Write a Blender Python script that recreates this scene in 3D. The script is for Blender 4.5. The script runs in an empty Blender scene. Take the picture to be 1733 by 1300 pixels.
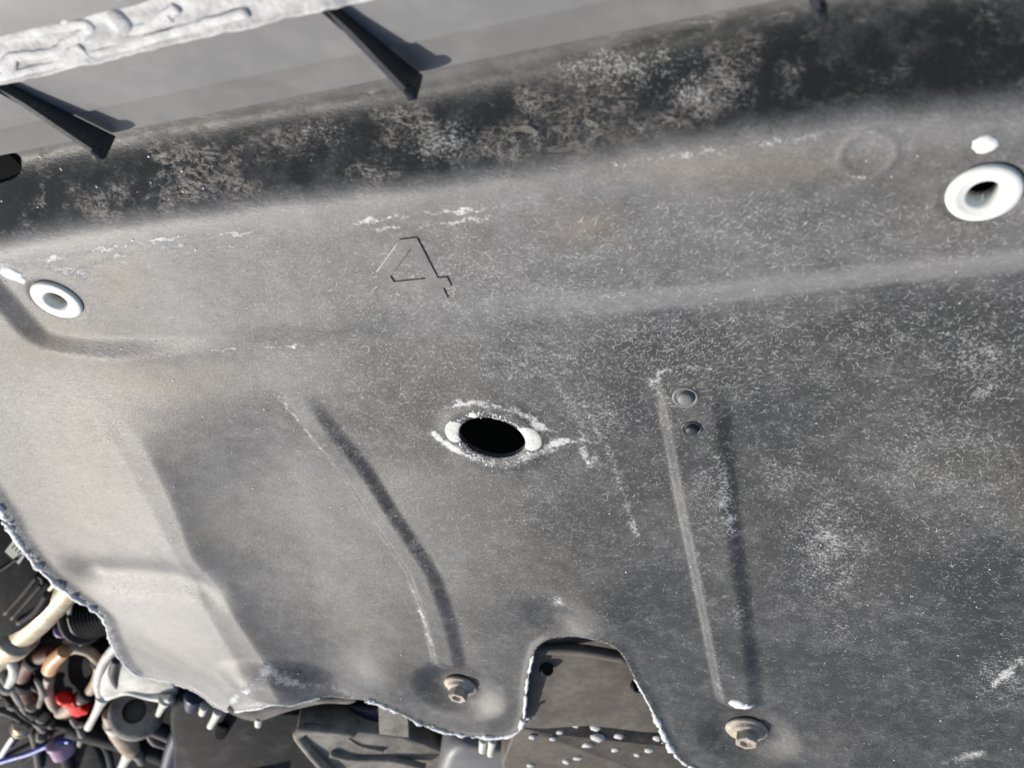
import bpy, math, random
import numpy as np
from mathutils import Vector, Matrix
random.seed(7); rng = np.random.default_rng(7)
SC = bpy.context.scene
COL = SC.collection

# ------------------------------------------------------------------ camera
# metres; the flat upper band of the tray is z = 0, the lens hangs 0.319 m over it
F, CX, CY, D = 1570.0, 866.5, 650.0, 0.319           # focal length and centre in photo pixels
_n = np.array([384, -2050, 1570.0]); _n /= np.linalg.norm(_n)
_Z = -_n; _X = np.array([1, 0, 0]) - _Z * _Z[0]; _X /= np.linalg.norm(_X); _Y = np.cross(_Z, _X)
R = np.array([_X, _Y, _Z])                            # camera axes (right, down, forward) -> world
CAM = np.array([0, 0, D])
cam = bpy.data.cameras.new('camera'); cam.sensor_width = 36; cam.lens = 36 * F / 1733
cam.clip_start = 0.01; cam.clip_end = 100
cam.dof.use_dof = True; cam.dof.focus_distance = 0.56; cam.dof.aperture_fstop = 9.0
co = bpy.data.objects.new('camera', cam); COL.objects.link(co)
m = Matrix.Identity(4)
for i in range(3):
    m[i][0], m[i][1], m[i][2], m[i][3] = R[i, 0], -R[i, 1], -R[i, 2], CAM[i]
co.matrix_world = m; SC.camera = co

# ------------------------------------------------------------------ light
SUN_EL, SUN_AZ = math.radians(45), math.radians(-143)
sdir = Vector((math.cos(SUN_AZ) * math.cos(SUN_EL), math.sin(SUN_AZ) * math.cos(SUN_EL), math.sin(SUN_EL)))
w = bpy.data.worlds.new('World'); SC.world = w; w.use_nodes = True
wn = w.node_tree; bg = wn.nodes['Background']
sky = wn.nodes.new('ShaderNodeTexSky'); sky.sky_type = 'NISHITA'; sky.sun_disc = False; sky.air_density = 0.9; sky.dust_density = 2.5; sky.ozone_density = 0.8
sky.sun_elevation = SUN_EL; sky.sun_rotation = math.atan2(sdir.x, sdir.y)
bg.inputs['Strength'].default_value = 0.10
wn.links.new(sky.outputs[0], bg.inputs['Color'])
sl = bpy.data.lights.new('sun', 'SUN'); sl.energy = 3.8; sl.angle = math.radians(0.53); sl.color = (1, 0.95, 0.88)
so = bpy.data.objects.new('sun', sl); COL.objects.link(so)
so.rotation_euler = sdir.to_track_quat('Z', 'Y').to_euler(); so.location = sdir * 3
SC.view_settings.view_transform = 'Standard'; SC.view_settings.look = 'None'
SC.view_settings.exposure = 0.22; SC.view_settings.gamma = 1.0
SC.view_settings.use_curve_mapping = False

# ------------------------------------------------------------------ photo pixel -> place
def ray(x, y):
    return R @ np.array([(x - CX) / F, (y - CY) / F, 1.0])
def onz(x, y, z=0.0):                                  # on a level plane
    r = ray(x, y); return CAM + r * ((z - D) / r[2])
def onplane(x, y, p, n):
    r = ray(x, y); return CAM + r * (np.dot(np.array(p) - CAM, n) / np.dot(r, n))
def atd(x, y, d):                                      # at a depth from the lens
    return CAM + ray(x, y) * d

def sstep(a, b, x):
    t = np.clip((x - a) / (b - a), 0, 1); return t * t * (3 - 2 * t)
def smooth_line(pts, n=8, closed=False):               # Catmull-Rom
    p = np.array(pts, float); N = len(p); out = []
    for i in range(N if closed else N - 1):
        if closed: a, b, c, d = p[(i - 1) % N], p[i], p[(i + 1) % N], p[(i + 2) % N]
        else: a, b, c, d = p[max(i - 1, 0)], p[i], p[i + 1], p[min(i + 2, N - 1)]
        for k in range(n):
            t = k / n
            out.append(0.5 * (2 * b + (c - a) * t + (2 * a - 5 * b + 4 * c - d) * t * t + (3 * b - a - 3 * c + d) * t ** 3))
    if not closed: out.append(p[-1])
    return np.array(out)
def dline(X, Y, line, closed=False):                   # distance, side, parameter along a polyline
    L = np.array(line)[:, :2]
    if closed: L = np.vstack([L, L[:1]])
    best = np.full(X.shape, 1e9); side = np.zeros(X.shape); par = np.zeros(X.shape)
    nx = np.zeros(X.shape); ny = np.zeros(X.shape)
    S = np.linalg.norm(np.diff(L, axis=0), axis=1); tot = S.sum(); acc = 0.0
    for i in range(len(L) - 1):
        a, b = L[i], L[i + 1]; e = b - a; l2 = e @ e
        if l2 < 1e-14: continue
        t = np.clip(((X - a[0]) * e[0] + (Y - a[1]) * e[1]) / l2, 0, 1)
        qx, qy = a[0] + t * e[0], a[1] + t * e[1]
        dd = (X - qx) ** 2 + (Y - qy) ** 2; mk = dd < best
        best = np.where(mk, dd, best)
        side = np.where(mk, np.sign(e[0] * (Y - a[1]) - e[1] * (X - a[0])), side)
        par = np.where(mk, (acc + t * S[i]) / tot, par); nx = np.where(mk, qx, nx); ny = np.where(mk, qy, ny)
        acc += S[i]
    return np.sqrt(best), side, par, nx, ny
def inside(X, Y, poly):
    P = np.array(poly)[:, :2]; res = np.zeros(X.shape, bool); N = len(P)
    for i in range(N):
        x0, y0 = P[i]; x1, y1 = P[(i + 1) % N]
        if y0 == y1: continue
        c = (y0 > Y) != (y1 > Y)
        res ^= c & (X < (x1 - x0) * (Y - y0) / (y1 - y0) + x0)
    return res

# ------------------------------------------------------------------ materials
def N(nt, t, **kw):
    n = nt.nodes.new(t)
    for k, v in kw.items():
        if k in n.inputs.keys(): n.inputs[k].default_value = v
        else: setattr(n, k, v)
    return n
def mixc(nt, fac, a, b):
    n = nt.nodes.new('ShaderNodeMix'); n.data_type = 'RGBA'
    for s, v in ((0, fac), (6, a), (7, b)):
        if hasattr(v, 'is_linked'): nt.links.new(v, n.inputs[s])
        else: n.inputs[s].default_value = v if s == 0 else (*v, 1)
    return n.outputs[2]
def mth(nt, op, a, b=0.0, c=None, clamp=False):
    n = nt.nodes.new('ShaderNodeMath'); n.operation = op; n.use_clamp = clamp
    for s, v in ((0, a), (1, b), (2, c)):
        if v is None: continue
        if hasattr(v, 'is_linked'): nt.links.new(v, n.inputs[s])
        else: n.inputs[s].default_value = v
    return n.outputs[0]
def ramp(nt, v, lo, hi, a=0.0, b=1.0):
    n = nt.nodes.new('ShaderNodeMapRange'); n.interpolation_type = 'SMOOTHSTEP'
    nt.links.new(v, n.inputs[0])
    for i, q in ((1, lo), (2, hi), (3, a), (4, b)): n.inputs[i].default_value = q
    return n.outputs[0]
def noise(nt, vec, scale, detail=4, rough=0.55, dist=0.0):
    n = N(nt, 'ShaderNodeTexNoise', Scale=scale, Detail=detail, Roughness=rough, Distortion=dist)
    nt.links.new(vec, n.inputs['Vector']); return n.outputs[0]

def grime(name, base, dust, amount=0.4, rough=0.5, scale=60, metal=0.0, bump=0.3, spec=0.5):
    """a worn solid: base colour under patchy dust with fine relief"""
    mt = bpy.data.materials.new(name); mt.use_nodes = True; nt = mt.node_tree
    b = nt.nodes['Principled BSDF']; tc = N(nt, 'ShaderNodeTexCoord').outputs['Object']
    n1 = noise(nt, tc, scale, 6, 0.62); n2 = noise(nt, tc, scale * 7, 4, 0.6)
    f = ramp(nt, mth(nt, 'ADD', mth(nt, 'MULTIPLY', n1, 0.7), mth(nt, 'MULTIPLY', n2, 0.3)), 0.62 - amount * 0.45, 0.85 - amount * 0.35)
    nt.links.new(mixc(nt, f, base, dust), b.inputs['Base Color'])
    nt.links.new(mth(nt, 'ADD', mth(nt, 'MULTIPLY', n2, 0.25), rough - 0.1), b.inputs['Roughness'])
    b.inputs['Metallic'].default_value = metal; b.inputs['Specular IOR Level'].default_value = spec
    bp = N(nt, 'ShaderNodeBump', Strength=bump, Distance=0.0006); nt.links.new(n2, bp.inputs['Height'])
    nt.links.new(bp.outputs[0], b.inputs['Normal'])
    return mt

def tray_material():
    mt = bpy.data.materials.new('dusty_pressed_tray'); mt.use_nodes = True; nt = mt.node_tree
    b = nt.nodes['Principled BSDF']; tc = N(nt, 'ShaderNodeTexCoord').outputs['Object']
    at = N(nt, 'ShaderNodeAttribute', attribute_name='dirt'); sp = nt.nodes.new('ShaderNodeSeparateColor')
    nt.links.new(at.outputs['Color'], sp.inputs[0]); dust, white, brown = sp.outputs[0], sp.outputs[1], sp.outputs[2]
    stain = at.outputs['Alpha']
    big = noise(nt, tc, 14, 5, 0.6); mid = noise(nt, tc, 90, 6, 0.65); fine = noise(nt, tc, 620, 5, 0.7); tiny = noise(nt, tc, 2200, 3, 0.6)
    # short combed scuffs, their direction wandering over the sheet
    mp = N(nt, 'ShaderNodeMapping'); mp.inputs['Scale'].default_value = (260, 900, 400); mp.inputs['Rotation'].default_value = (0, 0, math.radians(8))
    nt.links.new(tc, mp.inputs[0])
    scuff = noise(nt, mp.outputs[0], 1.0, 5, 0.65, 1.6)
    # thread-like dried streaks: thin contour lines of a twisted noise
    fil1 = mth(nt, 'ABSOLUTE', mth(nt, 'SUBTRACT', noise(nt, tc, 95, 9, 0.68, 0.5), 0.5))
    fil2 = mth(nt, 'ABSOLUTE', mth(nt, 'SUBTRACT', noise(nt, tc, 240, 7, 0.7, 0.3), 0.5))
    mp2 = N(nt, 'ShaderNodeMapping'); mp2.inputs['Scale'].default_value = (45, 150, 90); mp2.inputs['Rotation'].default_value = (0, 0, math.radians(-10)); nt.links.new(tc, mp2.inputs[0])
    fil3 = mth(nt, 'ABSOLUTE', mth(nt, 'SUBTRACT', noise(nt, mp2.outputs[0], 1.0, 8, 0.7, 0.8), 0.5))
    fil = mth(nt, 'MAXIMUM', mth(nt, 'MULTIPLY', ramp(nt, fil1, 0.0, 0.024, 1.0, 0.0), ramp(nt, noise(nt, tc, 55, 3, 0.6), 0.42, 0.62)), mth(nt, 'MAXIMUM', ramp(nt, fil2, 0.0, 0.025, 0.35, 0.0), ramp(nt, fil3, 0.0, 0.022, 1.0, 0.0)))
    patch = ramp(nt, noise(nt, tc, 26, 6, 0.66, 0.2), 0.47, 0.63)
    # dust film and the painted lit bands
    f = mth(nt, 'ADD', mth(nt, 'MULTIPLY', big, 0.5), mth(nt, 'MULTIPLY', mid, 0.5))
    f = ramp(nt, f, 0.3, 0.7, -0.16, 0.16)
    f = mth(nt, 'ADD', dust, f)
    grain = mth(nt, 'MULTIPLY', mth(nt, 'SUBTRACT', fine, 0.5), 0.9)
    grain = mth(nt, 'ADD', grain, mth(nt, 'MULTIPLY', ramp(nt, scuff, 0.54, 0.68, 0.0, 0.9), ramp(nt, mid, 0.40, 0.66, 0.15, 1.0)))
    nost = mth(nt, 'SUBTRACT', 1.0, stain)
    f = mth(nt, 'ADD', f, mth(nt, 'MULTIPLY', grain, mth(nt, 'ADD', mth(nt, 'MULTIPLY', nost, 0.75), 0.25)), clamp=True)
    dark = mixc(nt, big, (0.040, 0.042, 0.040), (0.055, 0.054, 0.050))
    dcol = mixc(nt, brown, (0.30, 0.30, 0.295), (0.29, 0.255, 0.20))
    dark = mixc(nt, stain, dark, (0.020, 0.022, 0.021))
    c = mixc(nt, f, dark, dcol)
    # dried streaks in the trough
    sf = mth(nt, 'MULTIPLY', mth(nt, 'MULTIPLY', fil, patch), mth(nt, 'ADD', 0.35, mid))
    sf = mth(nt, 'ADD', sf, mth(nt, 'MULTIPLY', ramp(nt, fine, 0.48, 0.72), mth(nt, 'MULTIPLY', patch, 0.28)))
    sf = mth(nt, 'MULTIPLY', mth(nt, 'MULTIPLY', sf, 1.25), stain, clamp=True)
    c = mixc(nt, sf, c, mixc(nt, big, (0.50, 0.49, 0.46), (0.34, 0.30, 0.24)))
    # white corrosion / lime bloom, and the painted lit rib edges
    wn_ = ramp(nt, mth(nt, 'ADD', mth(nt, 'MULTIPLY', fine, 0.55), mth(nt, 'MULTIPLY', tiny, 0.45)), 0.40, 0.56)
    wt = mth(nt, 'ADD', mth(nt, 'MULTIPLY', scuff, 0.25), mth(nt, 'ADD', mth(nt, 'ADD', mth(nt, 'MULTIPLY', fine, 0.32), mth(nt, 'MULTIPLY', tiny, 0.28)), mth(nt, 'MULTIPLY', mid, 0.15)))
    wf = mth(nt, 'MULTIPLY', ramp(nt, mth(nt, 'ADD', wt, mth(nt, 'MULTIPLY', white, 0.13)), 0.565, 0.67, 0.0, 0.85), ramp(nt, white, 0.02, 0.45), clamp=True)
    c = mixc(nt, wf, c, (0.80, 0.80, 0.77))
    nt.links.new(c, b.inputs['Base Color'])
    rg = mth(nt, 'ADD', mth(nt, 'MULTIPLY', f, 0.08), 0.41)
    rg = mth(nt, 'ADD', rg, mth(nt, 'MULTIPLY', mth(nt, 'SUBTRACT', fine, 0.5), 0.25))
    rg = mth(nt, 'ADD', rg, mth(nt, 'MULTIPLY', wf, 0.3)); nt.links.new(rg, b.inputs['Roughness'])
    b.inputs['Specular IOR Level'].default_value = 0.5
    h = mth(nt, 'ADD', mth(nt, 'MULTIPLY', fine, 0.5), mth(nt, 'MULTIPLY', scuff, 0.8))
    h = mth(nt, 'ADD', h, mth(nt, 'MULTIPLY', mth(nt, 'ADD', wf, mth(nt, 'MULTIPLY', sf, 0.6)), 1.2))
    bp = N(nt, 'ShaderNodeBump', Strength=0.55, Distance=0.0006); nt.links.new(h, bp.inputs['Height'])
    nt.links.new(bp.outputs[0], b.inputs['Normal'])
    return mt

M = dict(
    tray=tray_material(),
    beam=grime('dusty_grey_plastic', (0.19, 0.19, 0.187), (0.24, 0.24, 0.235), 0.55, 0.5, 12, bump=0.1),
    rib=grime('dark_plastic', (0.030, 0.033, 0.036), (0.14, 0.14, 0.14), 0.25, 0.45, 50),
    chalk=grime('chalky_dried_dirt', (0.36, 0.36, 0.355), (0.66, 0.66, 0.64), 0.6, 0.85, 70, bump=0.5, spec=0.2),
    crust=grime('white_crust', (0.66, 0.66, 0.64), (0.88, 0.88, 0.86), 0.75, 0.8, 200, bump=0.2, spec=0.25),
    grommet=grime('white_nylon', (0.80, 0.82, 0.76), (0.52, 0.50, 0.43), 0.22, 0.45, 170, bump=0.2),
    bolt=grime('weathered_zinc', (0.34, 0.28, 0.21), (0.60, 0.54, 0.44), 0.55, 0.55, 120, bump=0.9),
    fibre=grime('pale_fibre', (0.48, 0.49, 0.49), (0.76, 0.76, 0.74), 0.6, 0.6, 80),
    pad=grime('pale_clay', (0.58, 0.56, 0.51), (0.78, 0.77, 0.73), 0.6, 0.7, 300, bump=0.6),
    black=grime('black_plastic', (0.010, 0.010, 0.011), (0.055, 0.054, 0.050), 0.35, 0.7, 45, spec=0.2),
    navy=grime('dark_blue_plastic', (0.008, 0.012, 0.035), (0.05, 0.06, 0.09), 0.25, 0.4, 40),
    tan=grime('tan_rubber', (0.34, 0.25, 0.16), (0.55, 0.46, 0.35), 0.5, 0.6, 60),
    orange=grime('amber_plastic', (0.62, 0.33, 0.14), (0.72, 0.55, 0.38), 0.3, 0.4, 60),
    brass=grime('brassy_metal', (0.46, 0.37, 0.22), (0.66, 0.60, 0.48), 0.5, 0.42, 60, metal=0.4),
    rust=grime('rusty_pipe', (0.13, 0.055, 0.035), (0.24, 0.16, 0.12), 0.4, 0.6, 70),
    red=grime('red_plastic', (0.85, 0.010, 0.008), (0.90, 0.06, 0.045), 0.25, 0.45, 80, spec=0.3),
    bone=grime('pale_cast_metal', (0.52, 0.50, 0.43), (0.74, 0.73, 0.66), 0.6, 0.5, 70, bump=0.5),
    mauve=grime('mauve_plastic', (0.36, 0.23, 0.36), (0.52, 0.40, 0.50), 0.4, 0.45, 80),
    blue=grime('blue_cable', (0.02, 0.05, 0.35), (0.10, 0.16, 0.45), 0.3, 0.35, 80),
    steel=grime('bright_steel', (0.55, 0.55, 0.56), (0.72, 0.72, 0.70), 0.4, 0.3, 90, metal=0.7),
    sand=grime('sandy_metal', (0.15, 0.14, 0.12), (0.32, 0.30, 0.26), 0.6, 0.65, 55, spec=0.25),
    umber=grime('dusty_brown_plastic', (0.060, 0.056, 0.050), (0.11, 0.10, 0.085), 0.5, 0.6, 30, bump=0.15, spec=0.25),
    loam=grime('dusty_loam_plastic', (0.115, 0.103, 0.085), (0.20, 0.18, 0.15), 0.5, 0.6, 30, bump=0.15, spec=0.25),
    ridge=grime('dried_mud_ridge', (0.46, 0.46, 0.45), (0.72, 0.72, 0.70), 0.6, 0.85, 120, bump=0.6, spec=0.2),
    paper=grime('paper_label', (0.62, 0.60, 0.52), (0.50, 0.47, 0.40), 0.2, 0.7, 80),
    ink=grime('label_ink', (0.10, 0.09, 0.08), (0.2, 0.2, 0.2), 0.2, 0.7, 80),
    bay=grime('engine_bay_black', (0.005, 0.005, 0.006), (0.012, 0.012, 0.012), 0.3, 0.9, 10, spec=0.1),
)

# ------------------------------------------------------------------ object helpers
def mesh(name, V, Fc, mat, parent=None, smooth=True):
    me = bpy.data.meshes.new(name)
    me.from_pydata([tuple(map(float, v)) for v in V], [], [tuple(map(int, f)) for f in Fc]); me.update()
    if smooth: me.polygons.foreach_set('use_smooth', [True] * len(me.polygons))
    me.materials.append(mat)
    o = bpy.data.objects.new(name, me); COL.objects.link(o)
    if parent is not None: o.parent = parent
    return o
def recentre(o, p):                                    # move a mesh's own origin to p
    p = Vector(p); o.data.transform(Matrix.Translation(-p)); o.location = p
def thing(name, label, cat, group=None):
    o = bpy.data.objects.new(name, None); COL.objects.link(o); o.empty_display_size = 0.02
    return tag(o, label, cat, group)
def tag(o, label, cat, group=None, kind=None):
    o['label'] = label; o['category'] = cat
    if group: o['group'] = group
    if kind: o['kind'] = kind
    return o
def frame(d):
    d = np.array(d, float); d /= np.linalg.norm(d)
    u = np.cross(d, [0, 0, 1.0] if abs(d[2]) < 0.9 else [1.0, 0, 0]); u /= np.linalg.norm(u)
    return d, u, np.cross(d, u)
def tube(path, rad, seg=14, n=6, squash=1.0, cap=True, wob=0.0):
    p = smooth_line(path, n) if n > 1 else np.array(path, float)
    rr = np.interp(np.linspace(0, 1, len(p)), np.linspace(0, 1, len(rad)), rad) if np.ndim(rad) else np.full(len(p), rad)
    V, Fc = [], []; up = None
    for i in range(len(p)):
        t = p[min(i + 1, len(p) - 1)] - p[max(i - 1, 0)]
        t /= np.linalg.norm(t) + 1e-12
        if up is None: _, up, _ = frame(t)
        up = up - t * np.dot(up, t); up /= np.linalg.norm(up); v = np.cross(t, up)
        for k in range(seg):
            a = 2 * math.pi * k / seg; q = rr[i] * (1 + wob * (random.random() - 0.5))
            V.append(p[i] + up * math.cos(a) * q + v * math.sin(a) * q * squash)
    for i in range(len(p) - 1):
        for k in range(seg):
            Fc.append((i * seg + k, i * seg + (k + 1) % seg, (i + 1) * seg + (k + 1) % seg, (i + 1) * seg + k))
    if cap:
        Fc.append(tuple(range(seg))[::-1]); Fc.append(tuple((len(p) - 1) * seg + k for k in range(seg)))
    return V, Fc
def lathe(prof, c, axis, seg=40, close=False):
    """prof: (radius, height along axis) pairs"""
    d, u, v = frame(axis); c = np.array(c); V, Fc = [], []; n = len(prof)
    for r, h in prof:
        for k in range(seg):
            a = 2 * math.pi * k / seg; V.append(c + d * h + (u * math.cos(a) + v * math.sin(a)) * r)
    for i in range(n if close else n - 1):
        j = (i + 1) % n
        for k in range(seg): Fc.append((i * seg + k, i * seg + (k + 1) % seg, j * seg + (k + 1) % seg, j * seg + k))
    return V, Fc
def join(*parts):
    V, Fc = [], []
    for v, f in parts:
        o = len(V); V += list(v); Fc += [tuple(i + o for i in q) for q in f]
    return V, Fc
def slab(poly, ext, bevel=0.0, bev_n=2):
    """polygon (3-D points, planar) extruded by vector ext, its front edge rounded"""
    P = np.array(poly, float); c = P.mean(0); ext = np.array(ext, float); n = len(P)
    L = np.linalg.norm(ext); ed = ext / L
    rings = []
    if bevel:
        for k in range(bev_n + 1):
            a = k / bev_n * math.pi / 2; q = bevel * (1 - math.sin(a)); s = P - c
            rings.append(c + s * (1 - q / np.maximum(np.linalg.norm(s, axis=1)[:, None], 1e-6)) + ed * bevel * (1 - math.cos(a)))
    else: rings.append(P)
    rings.append(P + ext)
    V = [v for r in rings for v in r]; Fc = [tuple(range(n))[::-1]]
    for i in range(len(rings) - 1):
        for k in range(n): Fc.append((i * n + k, i * n + (k + 1) % n, (i + 1) * n + (k + 1) % n, (i + 1) * n + k))
    Fc.append(tuple((len(rings) - 1) * n + k for k in range(n)))
    return V, Fc
ICO = None
def blob(c, r, jag=0.25, flat=1.0):
    global ICO
    if ICO is None:
        import bmesh
        bm = bmesh.new(); bmesh.ops.create_icosphere(bm, subdivisions=1, radius=1)
        bm.verts.ensure_lookup_table()
        ICO = (np.array([v.co for v in bm.verts]), [[v.index for v in f.verts] for f in bm.faces]); bm.free()
    s = ICO[0] * (1 + jag * (rng.random((len(ICO[0]), 1)) - 0.5)) * r * np.array([1 + 0.4 * (rng.random() - .5), 1 + 0.4 * (rng.random() - .5), flat])
    return list(s + np.array(c)), ICO[1]

# ------------------------------------------------------------------ the tray: its lie of the land
xy = lambda pts: np.array([onz(*p)[:2] for p in pts])
T_ = smooth_line(xy([(-420, 545), (-200, 478), (-90, 450), (0, 428), (100, 408), (300, 378), (500, 352), (700, 330), (900, 303), (1100, 268), (1300, 232), (1500, 210), (1733, 190), (1950, 165), (2300, 130)]), 3)
S_ = smooth_line(xy([(-420, 330), (-200, 350), (-90, 415), (0, 506), (50, 560), (100, 584), (200, 596), (400, 592), (600, 573), (850, 550), (1100, 541), (1300, 524), (1500, 503), (1733, 478), (1950, 455), (2300, 420)]), 3)
dd = np.linspace(-0.1, 1.2, 2601)
def table(slope):
    z = np.concatenate([[0], np.cumsum((slope[1:] + slope[:-1]) / 2 * np.diff(dd))]); return z - np.interp(0 if slope is not slW else -0.05, dd, z)
slW = -1.0 * sstep(-0.005, 0.010, dd) * (1 - sstep(0.022, 0.040, dd)) + 0.60 * sstep(0.030, 0.044, dd) * (1 - sstep(0.052, 0.06, dd))
zW = table(slW)
slR = -0.48 * sstep(-0.022, -0.014, dd) * (1 - sstep(-0.006, 0.001, dd)) - 0.0 * dd
zR = np.concatenate([[0], np.cumsum((slR[1:] + slR[:-1]) / 2 * np.diff(dd))])
slL = 0.55 * sstep(-0.016, -0.009, dd) * (1 - sstep(-0.004, 0.003, dd))
zL = np.concatenate([[0], np.cumsum((slL[1:] + slL[:-1]) / 2 * np.diff(dd))])
slC = sstep(-0.004, 0.035, dd); zC = np.concatenate([[0], np.cumsum((slC[1:] + slC[:-1]) / 2 * np.diff(dd))])
def onC(x, y):                                            # a first guess of the tilted lower panel
    z = 0.0
    for _ in range(40): p = onz(x, y, z); z = 0.5 * z + 0.5 * max(0.0, 0.2 * (-0.44 - p[1]))
    return onz(x, y, z)
FOLD1 = np.array([onC(*p) for p in [(130, 640), (180, 720), (235, 820), (290, 930), (345, 1020), (420, 1130), (520, 1280)]])
FOLD2 = np.array([onC(*p) for p in [(140, 645), (235, 735), (280, 830), (325, 940), (400, 1040), (470, 1130), (560, 1260)]])
def H0(X, Y):
    dT, sT, _, _, _ = dline(X, Y, T_); dT = dT * sT        # + towards the beam
    dS, sS, _, _, _ = dline(X, Y, S_); dS = -dS * sS       # + past the step
    wl = 1 - sstep(-0.30, -0.19, X)
    z = np.interp(dT, dd, zW)
    step = np.interp(dS, dd, zR) * (1 - wl) * (0.15 + 0.85 * sstep(-0.08, 0.10, X)) + np.interp(dS, dd, zL) * wl
    rise = 0.13 + 0.12 * sstep(-0.40, -0.20, X); z = z + step * (1 - sstep(0.0, 0.03, dT)) + rise * np.interp(dS, dd, zC) * (1 - sstep(0.0, 0.03, dT))
    for line, amp, wdt in ((FOLD1, 0.005, 0.020), (FOLD2, 0.024, 0.055)):
        d, s, _, _, _ = dline(X, Y, line); d = d * s; d = np.where(d > 0, d, 0) ** 2 / (np.abs(d) + 0.006)
        z = z - amp * (1 - np.exp(-d / wdt)) * np.exp(-d / 0.35) * sstep(0.015, 0.13, dS) * (1 - sstep(0.25, 0.5, X))
    return z
class Grid:                                                 # bilinear look-up of a height function
    def __init__(s, f, x0, x1, y0, y1, st):
        s.x0, s.y0, s.st = x0, y0, st; gx, gy = np.arange(x0, x1, st), np.arange(y0, y1, st); s.gx, s.gy = gx, gy
        XX, YY = np.meshgrid(gx, gy); s.z = f(XX.ravel(), YY.ravel()).reshape(XX.shape)
    def __call__(s, x, y):
        u = np.clip((x - s.x0) / s.st, 0, s.z.shape[1] - 1.001); v = np.clip((y - s.y0) / s.st, 0, s.z.shape[0] - 1.001)
        i, j = u.astype(int), v.astype(int); a, b = u - i, v - j; z = s.z
        return (z[j, i] * (1 - a) + z[j, i + 1] * a) * (1 - b) + (z[j + 1, i] * (1 - a) + z[j + 1, i + 1] * a) * b
H0f = H0; H0 = Grid(H0f, -1.3, 0.7, -2.0, -0.05, 0.006)
def onto(x, y, hf=None, lo=0.2, hi=1.9):                    # where a pixel's ray meets the sheet
    t = np.linspace(lo, hi, 900); r = ray(x, y); p = CAM[None] + t[:, None] * r[None]
    g = p[:, 2] - (hf or H0)(p[:, 0], p[:, 1]); k = np.where((g[:-1] > 0) & (g[1:] <= 0))[0]
    if len(k) == 0: return p[np.argmin(abs(g))]
    k = k[0]; q = t[k] + (t[k + 1] - t[k]) * g[k] / (g[k] - g[k + 1]); return CAM + r * q
on = lambda pts: np.array([onto(*p) for p in pts])

# outline of the lower (far) edge with its scallops and the rounded notch
EDGE_PX = [(-260, 380), (-170, 590), (-70, 755), (0, 853), (28, 905), (62, 950), (120, 998), (170, 1027), (183, 1045), (198, 1092), (222, 1128), (245, 1143), (285, 1152), (330, 1166), (360, 1190), (385, 1203),
           (430, 1198), (480, 1188), (545, 1180), (590, 1183), (625, 1185), (668, 1202), (720, 1228), (775, 1243), (830, 1247), (868, 1243), (884, 1226), (889, 1190), (893, 1150), (903, 1108), (916, 1090), (940, 1080),
           (990, 1077), (1030, 1086), (1052, 1104), (1075, 1148), (1098, 1190), (1112, 1218), (1128, 1252), (1150, 1284), (1185, 1308), (1240, 1340), (1330, 1362), (1480, 1366), (1640, 1350), (1800, 1330), (1950, 1310)]
EDGE = smooth_line(on(EDGE_PX)[:, :2], 5)
OUT = np.vstack([EDGE, [[0.47, EDGE[-1, 1]], [0.47, -0.05], [-0.60, -0.05], [-0.60, EDGE[0, 1]]]])
HOLE_C = onto(833, 740); hx = onto(884, 752) - HOLE_C; hy = onto(839, 706) - HOLE_C
ov = lambda c, a, b, n=48: np.array([c[:2] + a[:2] * math.cos(2 * math.pi * k / n) + b[:2] * math.sin(2 * math.pi * k / n) for k in range(n)])
hr = 0.0205; HOLE = ov(HOLE_C, np.array([hr * 0.99, -0.002, 0]), np.array([0.002, hr * 0.90, 0]))
G_L, G_R = onto(96, 507), onto(1666, 327)
circ = lambda c, r, n=32: np.array([[c[0] + r * math.cos(2 * math.pi * k / n), c[1] + r * math.sin(2 * math.pi * k / n)] for k in range(n)])
SLOT = smooth_line(on([(-70, 300), (-60, 272), (5, 262), (29, 262), (34, 275), (33, 292), (18, 304), (-20, 312)])[:, :2], 4, True)
RING = onto(1470, 262)
HOLES = [HOLE, circ(G_L, 0.0075), circ(G_R, 0.0075), SLOT]

# pressed shapes of the sheet
RIB1 = on([(497, 662), (560, 748), (640, 862), (712, 968), (738, 1040), (756, 1118)])
RIB2 = on([(1163, 634), (1172, 700), (1190, 830), (1212, 960), (1232, 1080), (1248, 1180)])
B1, B2 = onto(778, 1172), onto(1264, 1248)
VAL = on([(165, 670), (240, 735), (320, 805), (400, 880), (460, 950), (500, 1030)])
ARCH = onto(462, 1158)
BUMPS = [(1735, 790, 0.055, 0.010), (1600, 1005, 0.045, 0.006), (1450, 1290, 0.035, 0.007), (945, 1050, 0.02, -0.004), (1010, 1045, 0.03, 0.004), (655, 1150, 0.03, 0.004), (260, 1080, 0.06, 0.006)]
BUMPS = [(onto(a, b), r, h) for a, b, r, h in BUMPS]
def axis_t(X, Y, L):
    a = L[0][:2]; e = L[-1][:2] - a; return np.clip(((X - a[0]) * e[0] + (Y - a[1]) * e[1]) / (e @ e), 0, 1)
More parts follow.
